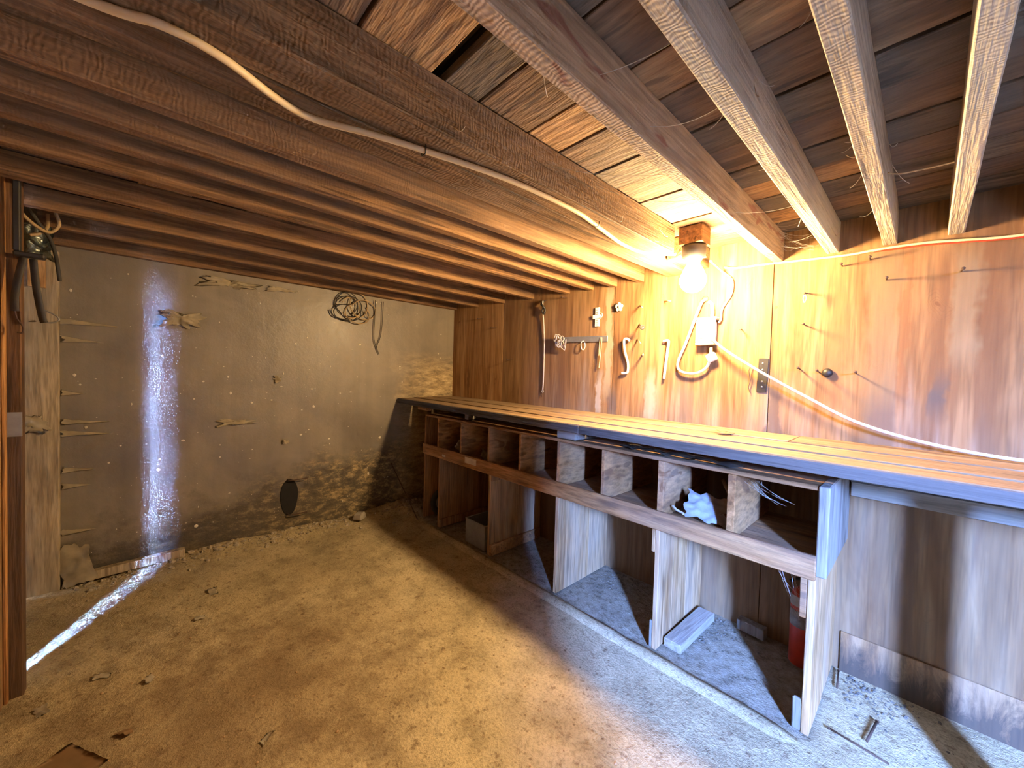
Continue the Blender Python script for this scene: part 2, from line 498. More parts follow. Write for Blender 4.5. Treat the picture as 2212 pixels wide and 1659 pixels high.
def tube(name, pts, r, mat, parent=None, smooth_n=8, sides=8, flat=1.0):
    base = Vector(pts[0])
    loc = [Vector(p) - base for p in pts]
    if smooth_n:
        loc = spline(loc, smooth_n)
    bm = bmesh.new()
    tube_into(bm, loc, r, sides, flat)
    return link(name, from_bm(bm, name, True), base, mat, parent)


def lathe(name, prof, loc, mat, parent=None, seg=24, rot=None, smooth=True):
    bm = bmesh.new()
    rings = []
    for r, z in prof:
        if r < 1e-5:
            rings.append([bm.verts.new((0, 0, z))])
        else:
            rings.append([bm.verts.new((r * math.cos(2 * math.pi * k / seg), r * math.sin(2 * math.pi * k / seg), z)) for k in range(seg)])
    for a, b in zip(rings, rings[1:]):
        for k in range(seg):
            k2 = (k + 1) % seg
            if len(a) == 1 and len(b) == 1:
                continue
            if len(a) == 1:
                bm.faces.new((a[0], b[k], b[k2]))
            elif len(b) == 1:
                bm.faces.new((a[k], b[0], a[k2]))
            else:
                bm.faces.new((a[k], b[k], b[k2], a[k2]))
    o = link(name, from_bm(bm, name, smooth), loc, mat, parent)
    if rot:
        o.rotation_euler = rot
    return o


def sheet(name, w, h, loc, mat, rot=(0, 0, 0), amp=.02, freq=9, nx=14, ny=12, thick=.002, seed=0, ragged=.15, parent=None, taper=0.0):
    """A crumpled sheet with a ragged outline and real thickness, lying in its own xy plane."""
    bm = bmesh.new()
    g = []
    for j in range(ny + 1):
        row = []
        for i in range(nx + 1):
            u, v = i / nx - .5, j / ny - .5
            k = 1 + ragged * noise.noise(Vector((u * 5 + seed, v * 5, seed * 1.7)))
            p = Vector((u * w * k, v * h * k * (1 - taper * (i / nx) ** .7), 0))
            p.z = amp * noise.noise(Vector((p.x * freq + seed * 3.1, p.y * freq, seed)), ) + amp * .5 * noise.noise(Vector((p.x * freq * 2.7, p.y * freq * 2.7 + seed, 4)))
            row.append(bm.verts.new(p))
        g.append(row)
    for j in range(ny):
        for i in range(nx):
            bm.faces.new((g[j][i], g[j][i + 1], g[j + 1][i + 1], g[j + 1][i]))
    r = bmesh.ops.solidify(bm, geom=bm.faces[:], thickness=thick)
    o = link(name, from_bm(bm, name, True), loc, mat, parent)
    o.rotation_euler = rot
    return o


# ------------------------------------------------------------------ setting: floor
def floor_z(x, y):
    z = .012 * noise.noise(Vector((x * 1.3, y * 1.3, 1))) + .007 * noise.noise(Vector((x * 4.2, y * 4.2, 5))) + .0035 * noise.noise(Vector((x * 13, y * 13, 9)))
    z *= max(.25, min(1, (-y - .55) / .5)) if y > -1.05 else 1
    z -= .008
    # dirt banked against the dark wall and in the corner beyond the cabinet
    berm = math.exp(-(x / .16) ** 2) * (.045 + .04 * noise.noise(Vector((y * 2.1, 0, 3))))
    if y < -2.2:
        berm *= max(0, 1 - (-2.2 - y) / .5)
    z += max(0, berm)
    z += .07 * math.exp(-((x - .18) / .25) ** 2 - ((y + .62) / .25) ** 2) * (1 + .6 * noise.noise(Vector((x * 14, y * 14, 2))))
    return z


def make_floor():
    bm = bmesh.new()
    NX, NY = 300, 150
    x0, x1, y0, y1 = -.04, 6.5, -3.1, .04
    vs = []
    for j in range(NY + 1):
        for i in range(NX + 1):
            x = x0 + (x1 - x0) * i / NX
            y = y0 + (y1 - y0) * j / NY
            vs.append(bm.verts.new((x, y, floor_z(x, y))))
    for j in range(NY):
        for i in range(NX):
            a = j * (NX + 1) + i
            bm.faces.new((vs[a], vs[a + 1], vs[a + NX + 2], vs[a + NX + 1]))
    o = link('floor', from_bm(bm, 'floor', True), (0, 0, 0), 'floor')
    tag(o, 'packed tan dirt floor of the shed', kind='structure')


make_floor()
bm = bmesh.new()
rows = []
for i in range(121):
    x = .40 + (3.40 - .40) * i / 120
    w = .006 * noise.noise(Vector((x * 6, 0, 7)))
    h = .004 * noise.noise(Vector((x * 9, 3, 7))) - .03 * max(0, 1 - (3.40 - x) / .12) - .03 * max(0, 1 - (x - .40) / .12)
    rows.append([bm.verts.new((x, y, z)) for y, z in ((-.70 + w, -.03), (-.675 + w, .004 + h), (-.645 + w, .011 + h), (-.618 + w, .010 + h), (-.608 + w, -.03))])
for a, b in zip(rows, rows[1:]):
    for k in range(4):
        bm.faces.new((a[k], a[k + 1], b[k + 1], b[k]))
curb = link('trim_1', from_bm(bm, 'trim_1', True), (0, 0, 0), 'floor')
tag(curb, 'low rounded curb along the foot of the cabinet', kind='structure')

# ------------------------------------------------------------------ setting: walls
wl = box('wall_left', -.06, 0.0, -3.2, .06, -.1, 2.3, 'dark_wall', bev=0)
tag(wl, 'grimy dark painted wall with scuffed foot', kind='structure')
wb = box('wall_back', -.06, 6.5, .012, .09, -.1, 2.3, 'boards', bev=0)
tag(wb, 'plywood clad wall behind the workbench', kind='structure')
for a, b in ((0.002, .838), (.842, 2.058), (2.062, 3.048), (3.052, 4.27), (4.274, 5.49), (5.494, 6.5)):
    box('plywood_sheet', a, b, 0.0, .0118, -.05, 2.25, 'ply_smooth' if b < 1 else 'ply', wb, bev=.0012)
bb = box('baseboard_back', 3.40, 6.45, -.012, -.0005, -.02, .185, 'ply_mold', bev=.002)
tag(bb, 'mouldy plywood strip along the foot of the wall', kind='structure')
wr = box('wall_right', 6.45, 6.53, -3.1, .06, -.1, 2.3, 'boards', bev=0)
tag(wr, 'plain board wall out of view', kind='structure')
# near wall: framed opening with a door left ajar, a second narrow doorway further along
wn = box('wall_near', 1.06, 5.05, -2.985, -2.93, -.1, 2.3, 'boards', bev=0)
tag(wn, 'board wall beside the camera', kind='structure')
for i in range(24):
    xx = 1.075 + i * .165
    box('wall_board', xx, xx + .16, -2.93, -2.921, -.02, 2.19, 'boards', wn, bev=.002)
wn2 = box('wall_near_end', 5.35, 6.5, -2.985, -2.93, -.1, 2.3, 'boards', bev=0)
tag(wn2, 'short board wall beyond the doorway', kind='structure')
wn3 = box('wall_near_header', 5.05, 5.35, -2.985, -2.93, 2.0, 2.3, 'boards', bev=0)
tag(wn3, 'boarding over the doorway', kind='structure')
wn4 = box('wall_near_lintel', -.06, 1.06, -3.06, -2.985, 2.06, 2.3, 'boards', bev=0)
tag(wn4, 'boarding over the door left ajar', kind='structure')
box('wall_partition', 4.80, 4.84, -2.93, -2.74, 0, 2.18, 'boards', bev=0)  # unseen stub, added to cut off the doorway light on one side
tag(bpy.data.objects['wall_partition'], 'short stub partition beside the doorway', kind='structure')
dr = link('door_1', from_bm(box_bm(.86, .035, 2.05, .003), 'door_1'), (.50, -3.02, 1.03), 'jamb')
dr.rotation_euler = (0, 0, math.radians(5.5))
tag(dr, 'plank door standing slightly ajar', kind='structure')
box('hinge', .30, .42, -3.02, -3.012, .4, .45, 'metal_dark', dr)
# jamb
jb = box('trim_2', 1.046, 1.10, -2.925, -2.871, -.02, 2.19, 'jamb', bev=.004)
tag(jb, 'dark brown door jamb at the edge of the view', kind='structure')
box('batten', 1.10, 1.125, -2.921, -2.909, -.02, 2.19, 'jamb_orange', jb, bev=.003)
pl = box('strike_plate', 1.097, 1.103, -2.915, -2.8705, 1.085, 1.185, 'metal_grey', jb, bev=.001)
# outside: unseen board screens and cover, added to narrow the light through a slot
for nm, a, b in (('wall_outer', -1.0, 1.56), ('wall_outer_end', 1.745, 4.6)):
    tag(box(nm, a, b, -3.34, -3.30, -.1, 2.42, 'boards', bev=0), 'outer board skin of the shed wall' if b < 2 else 'outer board skin beyond the slot', kind='structure')
tag(box('roof_outer', -1.0, 4.6, -3.36, -2.94, 2.365, 2.43, 'boards', bev=0), 'narrow roof between the two wall skins', kind='structure')
tag(box('wall_outer_return', 4.56, 4.6, -3.30, -2.985, -.1, 2.36, 'boards', bev=0), 'closing board between the two wall skins', kind='structure')
og = box('ground_outside', -8, 14, -16, -3.1, -.12, -.05, 'outside', bev=0)
tag(og, 'bare ground outside the shed', kind='structure')
fn = box('fence_outside', 3.2, 13.5, -5.1, -5.05, -.1, 1.95, 'boards', bev=0)  # unseen fence, added to block light from the low sky
tag(fn, 'board fence across the yard outside the doorway', kind='structure')
tag(box('fence_outside_low', -3.0, 3.18, -5.1, -5.05, -.1, 1.6, 'boards', bev=0), 'lower board fence across the yard outside the door left ajar', kind='structure')  # unseen too, added to block low sky but let the sun pass
nw = box('wall_neighbour', 8.0, 8.15, -5.04, -3.2, -.1, 3.5, 'boards', bev=0)  # unseen wall, added to stop the sun reaching the doorway
tag(nw, 'end wall of the building next door', kind='structure')

# ------------------------------------------------------------------ ceiling: deck planks and joists
ceil = box('ceiling', -.1, 6.55, -3.3, .1, 2.30, 2.36, 'deck_c', bev=0)
tag(ceil, 'open timber ceiling of joists under plank decking', kind='structure')
edges = [-3.1, -2.9, -2.72, -2.53, -2.34, -2.132, -1.935, -1.90, -1.78, -1.572, -1.415, -1.204, -1.04, -.846, -.68, -.52, -.34, -.17, .03]
dm = ['deck_c', 'deck_b', 'deck_b', 'deck_a', 'deck_b', 'deck_a', None, 'deck_a', 'deck_a', 'deck_a', 'deck_b', 'deck_c', 'deck_a', 'deck_b', 'deck_a', 'deck_b', 'deck_a', 'deck_b']
for i in range(len(edges) - 1):
    a, b = edges[i], edges[i + 1]
    if dm[i] is None:
        box('deck_plank', 0, 6.45, a - .02, b + .02, 2.262, 2.285, 'deck_c', ceil)
        continue
    # each course is two boards butted over a joist
    cut = [3.07, 3.295, 2.66, 1.85, 3.50][i % 5]
    for u, w, kk in ((0.0, cut, 0), (cut, 6.45, 1)):
        m = dm[i] if u < 3.0 and kk == 0 else ('deck_c' if i % 2 else 'deck_b')  # boards past the cut are darker, adding shade between the right-hand joists
        dz = random.uniform(0, .006)
        box('deck_plank', u + .001, w - .001, a + random.uniform(.002, .005), b - random.uniform(.002, .005), 2.192 + dz, 2.217 + dz, m, ceil, bev=.002, jit=.001)


def joist(x0, x1, za, zb, mat, ya=.0, yb=-2.92, top=2.19):
    """Joist from the back wall (ya, underside za) to the near wall (yb, underside zb), slightly rough."""
    bm = bmesh.new()
    n = 14
    rows = []
    sd = random.uniform(0, 99)
    for i in range(n + 1):
        u = i / n
        y = ya + (yb - ya) * u
        z = za + (zb - za) * u
        j = lambda k: .0022 * noise.noise(Vector((sd + k * 7.3, y * 5, 0)))
        c = .003
        prof = [(x0 + j(0), z + c), (x0 + c + j(1), z + j(4)), (x1 - c + j(2), z + j(5)), (x1 + j(3), z + c), (x1 + j(3), top), (x0 + j(0), top)]
        rows.append([bm.verts.new((px - (x0 + x1) / 2, y - (ya + yb) / 2, pz - 2.1)) for px, pz in prof])
    for a, b in zip(rows, rows[1:]):
        for k in range(6):
            bm.faces.new((a[k], a[(k + 1) % 6], b[(k + 1) % 6], b[k]))
    bm.faces.new(rows[0])
    bm.faces.new(rows[-1][::-1])
    return link('joist', from_bm(bm, 'joist'), ((x0 + x1) / 2, (ya + yb) / 2, 2.1), mat, ceil)


W_ = .048
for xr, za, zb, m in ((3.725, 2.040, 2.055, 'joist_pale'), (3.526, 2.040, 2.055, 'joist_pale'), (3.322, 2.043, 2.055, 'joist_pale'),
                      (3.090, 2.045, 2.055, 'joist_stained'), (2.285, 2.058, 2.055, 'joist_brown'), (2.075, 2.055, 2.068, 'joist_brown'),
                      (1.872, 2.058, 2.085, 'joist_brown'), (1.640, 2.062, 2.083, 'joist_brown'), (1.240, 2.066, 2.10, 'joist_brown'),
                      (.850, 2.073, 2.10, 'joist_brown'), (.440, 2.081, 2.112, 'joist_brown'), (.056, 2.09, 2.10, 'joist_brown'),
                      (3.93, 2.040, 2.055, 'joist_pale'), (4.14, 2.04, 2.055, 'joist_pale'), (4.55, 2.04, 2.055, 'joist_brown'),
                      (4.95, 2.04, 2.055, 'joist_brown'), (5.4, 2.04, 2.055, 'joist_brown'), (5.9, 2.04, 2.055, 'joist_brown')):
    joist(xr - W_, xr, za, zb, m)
joist(2.600, 2.715, 2.052, 2.052, 'joist_beam', ya=-.49)
joist(2.455, 2.588, 2.062, 2.052, 'joist_beam')
box('blocking', 2.715, 2.80, -.31, -.27, 2.06, 2.19, 'joist_beam', ceil)
box('blocking', 2.600, 2.715, -.33, -.02, 2.07, 2.19, 'joist_beam', ceil)

# ------------------------------------------------------------------ workbench top
bt = empty('workbench', (2.3, -.33, 0))
tag(bt, 'long plank workbench top with a blackened front edge', 'workbench')
TZ = 1.112
for y0, y1, xs in ((-.655, -.492, ((.012, 2.27), (2.274, 4.7))), (-.480, -.275, ((.012, 4.7),)), (-.264, -.006, ((.012, 3.2), (3.204, 4.7)))):
    for a, b in xs:
        st = {-.655: 0, -.480: .005, -.264: .009}[y0]
        o = box('plank', a, b, y0, y1, TZ - .04 + st, TZ + st, 'bench', bt, bev=.002, jit=.0008)
        o.rotation_euler = (0, math.radians(.28), 0)
        o.location.z += -((a + b) / 2 - 2.3) * math.tan(math.radians(.28))
for a, b in ((.012, 2.27), (2.274, 4.7)):
    o = box('front_edge', a, b, -.668, -.6555, TZ - .05, TZ - .003, 'bench_dark', bt, bev=.003, jit=.001)
    o.rotation_euler = (0, math.radians(.28), 0)
    o.location.z += -((a + b) / 2 - 2.3) * math.tan(math.radians(.28))
box('ledger', 3.415, 4.7, -.055, -.014, .866, .935, 'ledger', bt, bev=.003)
box('ledger', 3.415, 4.7, -.09, -.0135, .938, 1.02, 'bench_dark', bt, bev=.003)
box('batten', .34, .50, -.62, -.56, 1.035, 1.07, 'cab_rail', bt, bev=.003)
box('batten', 2.055, 2.20, -.60, -.05, 1.004, 1.066, 'ledger', bt, bev=.003)
box('batten', 1.0, 1.05, -.55, -.05, 1.004, 1.068, 'ledger', bt, bev=.003)
box('leg', 3.91, 4.02, -.62, -.52, -.02, 1.06, 'cab_pan', bt, bev=.004)
box('leg', 4.55, 4.66, -.62, -.52, -.02, 1.06, 'cab_pan', bt, bev=.004)

# ------------------------------------------------------------------ cabinet under the bench
cb = empty('workbench_cabinet', (1.9, -.3, 0))
tag(cb, 'wooden cubbyhole cabinet with open lower bays under the workbench', 'cabinet')
YF = -.585
box('top_board', .425, 3.40, YF, -.012, .977, .996, 'cab_x', cb)
box('shelf_board', .445, 3.372, YF + .015, -.012, .668, .690, 'cab_x', cb)
box('front_rail', .425, 3.376, -.607, YF - .0005, .628, .724, 'cab_rail', cb, bev=.004)
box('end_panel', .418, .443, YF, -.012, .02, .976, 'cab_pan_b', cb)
for x in (.650, 1.000, 1.364, 1.708, 2.060, 2.393):
    box('divider', x - .011, x + .011, YF, -.014, .6905, .9765, 'cab_div', cb, bev=.002)
for x in (2.737, 3.064):
    box('divider', x - .016, x + .016, YF, -.014, .6905, .9765, 'cab_div', cb, bev=.002)
# right end: thick upper box end, board below
box('end_panel', 3.373, 3.408, YF - .012, -.012, .645, .999, 'cab_end', cb, bev=.004)
box('end_board', 3.350, 3.376, YF, -.31, .0, .644, 'cab_pan', cb, bev=.003)
box('end_board', 3.350, 3.374, -.307, -.012, .0, .644, 'cab_pan', cb, bev=.003)
box('cleat', 3.326, 3.349, YF + .002, YF + .05, .46, .627, 'cab_rail', cb)
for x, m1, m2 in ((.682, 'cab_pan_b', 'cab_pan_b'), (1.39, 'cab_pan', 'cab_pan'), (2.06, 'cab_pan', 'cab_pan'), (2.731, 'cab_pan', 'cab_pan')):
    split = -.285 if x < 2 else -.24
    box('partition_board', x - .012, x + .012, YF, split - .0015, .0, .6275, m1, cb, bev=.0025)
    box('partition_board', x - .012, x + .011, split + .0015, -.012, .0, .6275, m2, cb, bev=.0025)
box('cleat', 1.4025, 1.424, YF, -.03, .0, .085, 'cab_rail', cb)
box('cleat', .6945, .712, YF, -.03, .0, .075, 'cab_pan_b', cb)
box('cleat', 1.4025, 1.418, YF + .002, -.32, .575, .6275, 'cab_pan_b', cb)
box('cleat', 2.700, 2.7185, YF + .001, YF + .04, .50, .627, 'cab_pan', cb)
box('splinter', 2.702, 2.7185, YF + .002, YF + .02, .0, .14, 'cab_end', cb, bev=.004)
box('splinter', 3.318, 3.3495, YF + .002, YF + .02, .0, .13, 'cab_end', cb, bev=.008)
o = box('paper_label', 1.095, 1.245, -.6085, -.6071, .664, .712, 'paper', cb, bev=0)
o['label'] = 'torn white paper label'
o = box('paper_label', .76, .81, -.6083, -.6071, .655, .675, 'paper', cb, bev=0)

# ------------------------------------------------------------------ things in the cabinet
tr = empty('metal_tray', (1.21, -.45, 0))
tag(tr, 'open grey sheet metal box standing in a lower cabinet bay', 'box')
tx0, tx1, ty0, ty1, tz0, tz1 = 1.085, 1.335, -.575, -.33, .006, .20
box('bottom', tx0, tx1, ty0, ty1, tz0, tz0 + .004, 'tray', tr, bev=0)
box('side', tx0, tx1, ty0, ty0 + .004, tz0 + .004, tz1, 'tray', tr, bev=0)
box('side', tx0, tx1, ty1 - .004, ty1, tz0 + .004, tz1, 'tray', tr, bev=0)
box('side', tx0, tx0 + .004, ty0 + .0041, ty1 - .0041, tz0 + .004, tz1, 'tray', tr, bev=0)
box('side', tx1 - .004, tx1, ty0 + .0041, ty1 - .0041, tz0 + .004, tz1, 'tray', tr, bev=0)
tube('rolled_rim', [(tx0, ty0, tz1), (tx1, ty0, tz1), (tx1, ty1, tz1), (tx0, ty1, tz1), (tx0, ty0, tz1)], .005, 'tray', tr, 0, 6)

wh = empty('wheel', (.50, -.42, .0))
tag(wh, 'small black rubber wheel leaning inside the end bay of the cabinet', 'wheel')
prof = [(.135 + .028 * math.cos(a) - .028, .022 * math.sin(a)) for a in [2 * math.pi * k / 12 for k in range(13)]]
lathe('tyre', prof, (.505, -.42, .150), 'rubber', wh, 32, (0, math.radians(83), 0))
lathe('rim', [(0, -.008), (.03, -.012), (.035, -.006), (.075, -.008), (.083, -.016), (.083, .016), (.075, .008), (.035, .006), (.03, .012), (0, .008)], (.505, -.42, .150), 'metal_grey', wh, 28, (0, math.radians(83), 0))

fe = empty('fire_extinguisher', (3.27, -.12, 0))
tag(fe, 'red fire extinguisher standing at the back of the end bay', 'fire extinguisher')
fx, fy = 3.268, -.13
lathe('cylinder', [(0, .0), (.045, .0), (.051, .008), (.051, .33), (.045, .355), (.026, .375), (.02, .38), (0, .38)], (fx, fy, .008), 'red', fe, 28)
lathe('label_band', [(.0515, .195), (.0522, .195), (.0522, .275), (.0515, .275)], (fx, fy, .008), 'label_grey', fe, 28)
bm = bmesh.new()
pv = []
for k in range(9):
    a = math.radians(200 + k * 11)
    pv.append([bm.verts.new((.0525 * math.cos(a), .0525 * math.sin(a), z)) for z in (.295, .345)])
for a, b in zip(pv, pv[1:]):
    bm.faces.new((a[0], b[0], b[1], a[1]))
bmesh.ops.solidify(bm, geom=bm.faces[:], thickness=.001)
link('white_label', from_bm(bm, 'white_label'), (fx, fy, .008), 'label_white', fe)
lathe('valve', [(0, .38), (.016, .38), (.016, .42), (.01, .425), (0, .425)], (fx, fy, .008), 'metal_dark', fe, 16)
tube('handle', [(fx, fy, .425), (fx - .02, fy - .03, .435), (fx - .045, fy - .07, .43)], .007, 'metal_dark', fe)
tube('lever', [(fx, fy, .44), (fx - .02, fy - .03, .46), (fx - .04, fy - .065, .462)], .006, 'metal_dark', fe)
tube('hose', [(fx + .012, fy, .42), (fx + .05, fy - .01, .40), (fx + .06, fy - .012, .30), (fx + .058, fy - .012, .20)], .008, 'rubber', fe)

ob = box('timber_offcut', 2.762, 2.852, -.525, -.10, .004, .05, 'offcut', bev=.003, rot=(0, 0, math.radians(-1.5)))
tag(ob, 'dusty timber offcut lying on the floor of a lower bay', 'wood offcut')
ob = box('wooden_box', 2.965, 3.10, -.075, -.02, .002, .06, 'cab_end', bev=.003, rot=(0, 0, math.radians(-4)))
tag(ob, 'small dark wooden block against the wall behind the bay', 'block')
ob = sheet('rag', .19, .15, (2.93, -.48, .765), 'rag', (math.radians(40), math.radians(6), math.radians(12)), .04, 11, 18, 16, .003, 3, .35)
tag(ob, 'crumpled pale blue rag in a cubbyhole above the rail', 'rag')
ob = tube('bent_strip', [(2.775, -.52, .745), (2.80, -.535, .735), (2.83, -.54, .730), (2.845, -.55, .728)], .006, 'label_white', sides=6)
tag(ob, 'thin bent white strip beside the rag', 'strip')
ob = tube('wood_stick', [(2.87, -.10, .83), (2.98, -.28, .77), (3.035, -.38, .735)], .011, 'cab_div', sides=6, flat=.5)
tag(ob, 'short flat stick leaning in the rag cubbyhole', 'stick')
for i, (x, y, z, s, lb) in enumerate(((.85, -.47, .752, .11, 'crumpled grey paper in the second cubbyhole from the dark wall'), (1.20, -.47, .735, .10, 'small crumpled paper wad in the third cubbyhole from the dark wall'))):
    ob = sheet('crumpled_paper', s, s, (x, y, z), 'paper', (.5, .3, i), .045, 14, 12, 12, .002, 11 + i, .4)
    tag(ob, lb, 'paper')
ob = sheet('plastic_strip', .62, .075, (2.78, -.535, 1.014), 'tar_paper', (.05, 0, 0), .016, 16, 30, 5, .0015, 201, .25)
tag(ob, 'crumpled dark plastic strip lying on top of the cabinet under the bench edge', 'plastic strip')
ob = sheet('dry_leaf', .08, .05, (2.93, -.30, 1.131), 'cardboard', (.05, .05, .5), .010, 18, 10, 8, .0012, 203, .6)
tag(ob, 'curled yellow leaf lying on the workbench', 'leaf')
ob = sheet('card_scrap', .08, .12, (1.31, -.42, .765), 'cardboard', (math.radians(80), .1, math.radians(65)), .01, 9, 8, 8, .003, 21, .1)
tag(ob, 'scrap of card standing in the third cubbyhole', 'card')

# ------------------------------------------------------------------ lamp
lp = empty('ceiling_lamp', (2.779, -.37, 2.19))
tag(lp, 'glowing bulb in a dark socket hanging between the joists', 'lamp')
LX, LY = 2.779, -.395
box('mounting_block', LX - .06, LX + .06, LY - .055, LY + .055, 2.098, 2.19, 'joist_beam', lp)
lathe('socket', [(0, 2.098), (.057, 2.098), (.060, 2.085), (.057, 2.04), (.045, 2.03), (.03, 2.005), (0, 2.005)], (LX, LY, 0), 'metal_dark', lp, 28)
bprof = [(.020, 2.02), (.024, 2.01), (.046, 1.975)] + [(.065 * math.sin(a), 1.918 + .065 * math.cos(a)) for a in [math.radians(55 + k * 12.5) for k in range(11)]]
bprof[-1] = (0, bprof[-1][1])
t = NT('lit_bulb')
t.put(t.b.inputs['Base Color'], (1, .9, .7))
t.put(t.b.inputs['Emission Color'], (1.0, .66, .30))
t.put(t.b.inputs['Emission Strength'], BULB_STRENGTH)
MAT['bulb'] = t.m
lathe('bulb', bprof, (LX, LY, 0), 'bulb', lp, 20)

# ------------------------------------------------------------------ outlet box and cords on the plywood
ot = empty('outlet_box', (2.725, 0, 1.69))
tag(ot, 'white surface-mounted outlet box on the plywood below the lamp', 'outlet')
box('body', 2.676, 2.772, -.05, -.001, 1.63, 1.745, 'white', ot, bev=.006)
box('cover_plate', 2.668, 2.780, -.056, -.0505, 1.622, 1.752, 'white', ot, bev=.002)
for zc in (1.715, 1.66):
    lathe('receptacle', [(0, 0), (.016, 0), (.017, -.002), (.017, -.004), (0, -.004)], (2.705, -.0565, zc), 'label_white', ot, 16, (math.radians(-90), 0, 0))
    for dx in (-.006, .006):
        box('slot', 2.705 + dx - .001, 2.705 + dx + .001, -.0615, -.0604, zc - .004, zc + .005, 'wire_black', ot, bev=0)
box('top_lip', 2.668, 2.785, -.062, -.001, 1.754, 1.768, 'white', ot, bev=.004)
box('bottom_lip', 2.668, 2.775, -.062, -.001, 1.604, 1.620, 'white', ot, bev=.004)

c1 = tube('power_cord', [(2.70, -.006, 1.885), (2.685, -.03, 1.86), (2.645, -.03, 1.75), (2.60, -.03, 1.62), (2.555, -.03, 1.50), (2.575, -.03, 1.445), (2.66, -.03, 1.432), (2.73, -.03, 1.47), (2.752, -.035, 1.54), (2.752, -.03, 1.59)], .0085, 'cable')
tag(c1, 'white power cord hanging in a loop below the wall outlet', 'cord')
box('plug', 2.732, 2.785, -.05, -.02, 1.505, 1.555, 'white', c1, bev=.006, rot=(0, math.radians(-25), 0))
c2 = tube('conduit', [(2.722, -.012, 1.868), (2.742, -.02, 1.85), (2.750, -.025, 1.81), (2.750, -.025, 1.77)], .010, 'white')
tag(c2, 'short white cable entering the top of the outlet box', 'cable')
c3 = tube('outlet_feed', [(2.79, -.20, 2.06), (2.80, -.03, 2.03), (2.845, -.012, 1.98), (2.845, -.012, 1.90), (2.80, -.012, 1.82), (2.797, -.02, 1.76), (2.785, -.02, 1.735)], .0055, 'cable')
tag(c3, 'thin cable curving from the lamp to the side of the outlet box', 'cable')
hl = lathe('cable_hole', [(0, 0), (.018, 0), (.02, -.003), (.014, -.006), (0, -.004)], (2.697, -.0008, 1.888), 'metal_rust', None, 18, (math.radians(-90), 0, 0))
tag(hl, 'dark round grommet in the plywood where the cord comes out', 'grommet')
c4 = tube('sagging_cord', [(2.760, -.06, 1.642), (2.86, -.085, 1.56), (3.04, -.09, 1.44), (3.25, -.09, 1.315), (3.42, -.09, 1.222), (3.62, -.09, 1.162), (3.85, -.09, 1.129), (4.1, -.09, 1.128), (4.35, -.12, 1.128)], .0072, 'cable_grey')
tag(c4, 'white extension cord sagging from the outlet down to the workbench', 'cord')
c5 = tube('wall_cable', [(2.80, -.02, 2.058), (2.86, -.012, 2.045), (3.0, -.012, 2.040), (3.2, -.012, 2.028), (3.36, -.012, 2.020), (3.48, -.012, 2.024), (3.62, -.012, 2.02), (3.72, -.012, 2.008), (3.88, -.012, 1.992), (4.3, -.012, 1.99)], .0055, 'cable')
tag(c5, 'thin cable stapled along the top of the plywood wall under the joists', 'cable')
tube('red_core', [(3.44, -.012, 2.016), (3.6, -.012, 2.011), (3.72, -.012, 1.999), (3.88, -.012, 1.983), (4.2, -.012, 1.98)], .003, 'red', c5)
c6 = tube('ceiling_cable', [(2.58, -2.88, 2.043), (2.60, -2.57, 2.041), (2.628, -2.469, 2.041), (2.615, -2.376, 2.041), (2.556, -2.262, 2.041), (2.54, -2.176, 2.041), (2.583, -2.048, 2.041), (2.623, -1.885, 2.041), (2.67, -1.614, 2.042), (2.679, -1.281, 2.042), (2.64, -1.05, 2.046), (2.60, -.80, 2.048), (2.61, -.60, 2.05), (2.70, -.44, 2.06)], .0088, 'cable', sides=10)
tag(c6, 'cream cable running along the underside of the double beam', 'cable')
for p in ((2.618, -1.905, 2.04), (2.66, -1.10, 2.045)):
    tube('staple', [(p[0] - .014, p[1], p[2] + .012), (p[0] - .010, p[1] + .002, p[2] - .010), (p[0] + .010, p[1] + .002, p[2] - .010), (p[0] + .014, p[1], p[2] + .012)], .002, 'metal_dark', c6, 0, 6)
for x in (3.02, 3.44):
    pass

# ------------------------------------------------------------------ things hung on the plywood
sc_ = empty('pull_cord', (1.385, -.01, 2.03))
tag(sc_, 'long grey cord with a small pulley hanging on the plywood', 'cord')
tube('nail', [(1.385, .0, 2.035), (1.385, -.05, 2.03)], .003, 'metal_rust', sc_, 0, 6)
tube('cord', [(1.385, -.045, 2.025), (1.375, -.03, 1.94), (1.378, -.02, 1.86), (1.388, -.015, 1.7), (1.390, -.012, 1.5), (1.388, -.012, 1.32), (1.384, -.012, 1.27)], .0055, 'string', sc_)
tube('knot', [(1.375, -.02, 2.03), (1.36, -.035, 2.0), (1.385, -.045, 1.985), (1.40, -.03, 1.955), (1.392, -.03, 1.92), (1.375, -.035, 1.935), (1.385, -.03, 1.985)], .009, 'metal_dark', sc_)
lathe('end_ring', [(.010 + .004 * math.cos(a), .004 * math.sin(a)) for a in [2 * math.pi * k / 8 for k in range(9)]], (1.383, -.012, 1.255), 'metal_grey', sc_, 16, (math.radians(90), 0, 0))
tube('frayed_end', [(1.382, -.012, 1.245), (1.376, -.012, 1.205)], .003, 'metal_rust', sc_, 0, 6)

th = empty('wall_thermometer', (1.92, 0, 1.84))
tag(th, 'white slotted bracket with a cross clip fixed to the plywood', 'bracket')
box('plate', 1.902, 1.938, -.016, -.004, 1.775, 1.918, 'white', th, bev=.002)
for k in range(8):
    box('slot', 1.912, 1.928, -.0168, -.0158, 1.783 + k * .016, 1.789 + k * .016, 'metal_grey', th, bev=0)
box('cross_arm', 1.885, 1.962, -.022, -.0165, 1.832, 1.862, 'white', th, bev=.003)
tube('clip', [(1.955, -.02, 1.875), (1.975, -.025, 1.855), (1.96, -.03, 1.83)], .003, 'white', th, 4, 6)

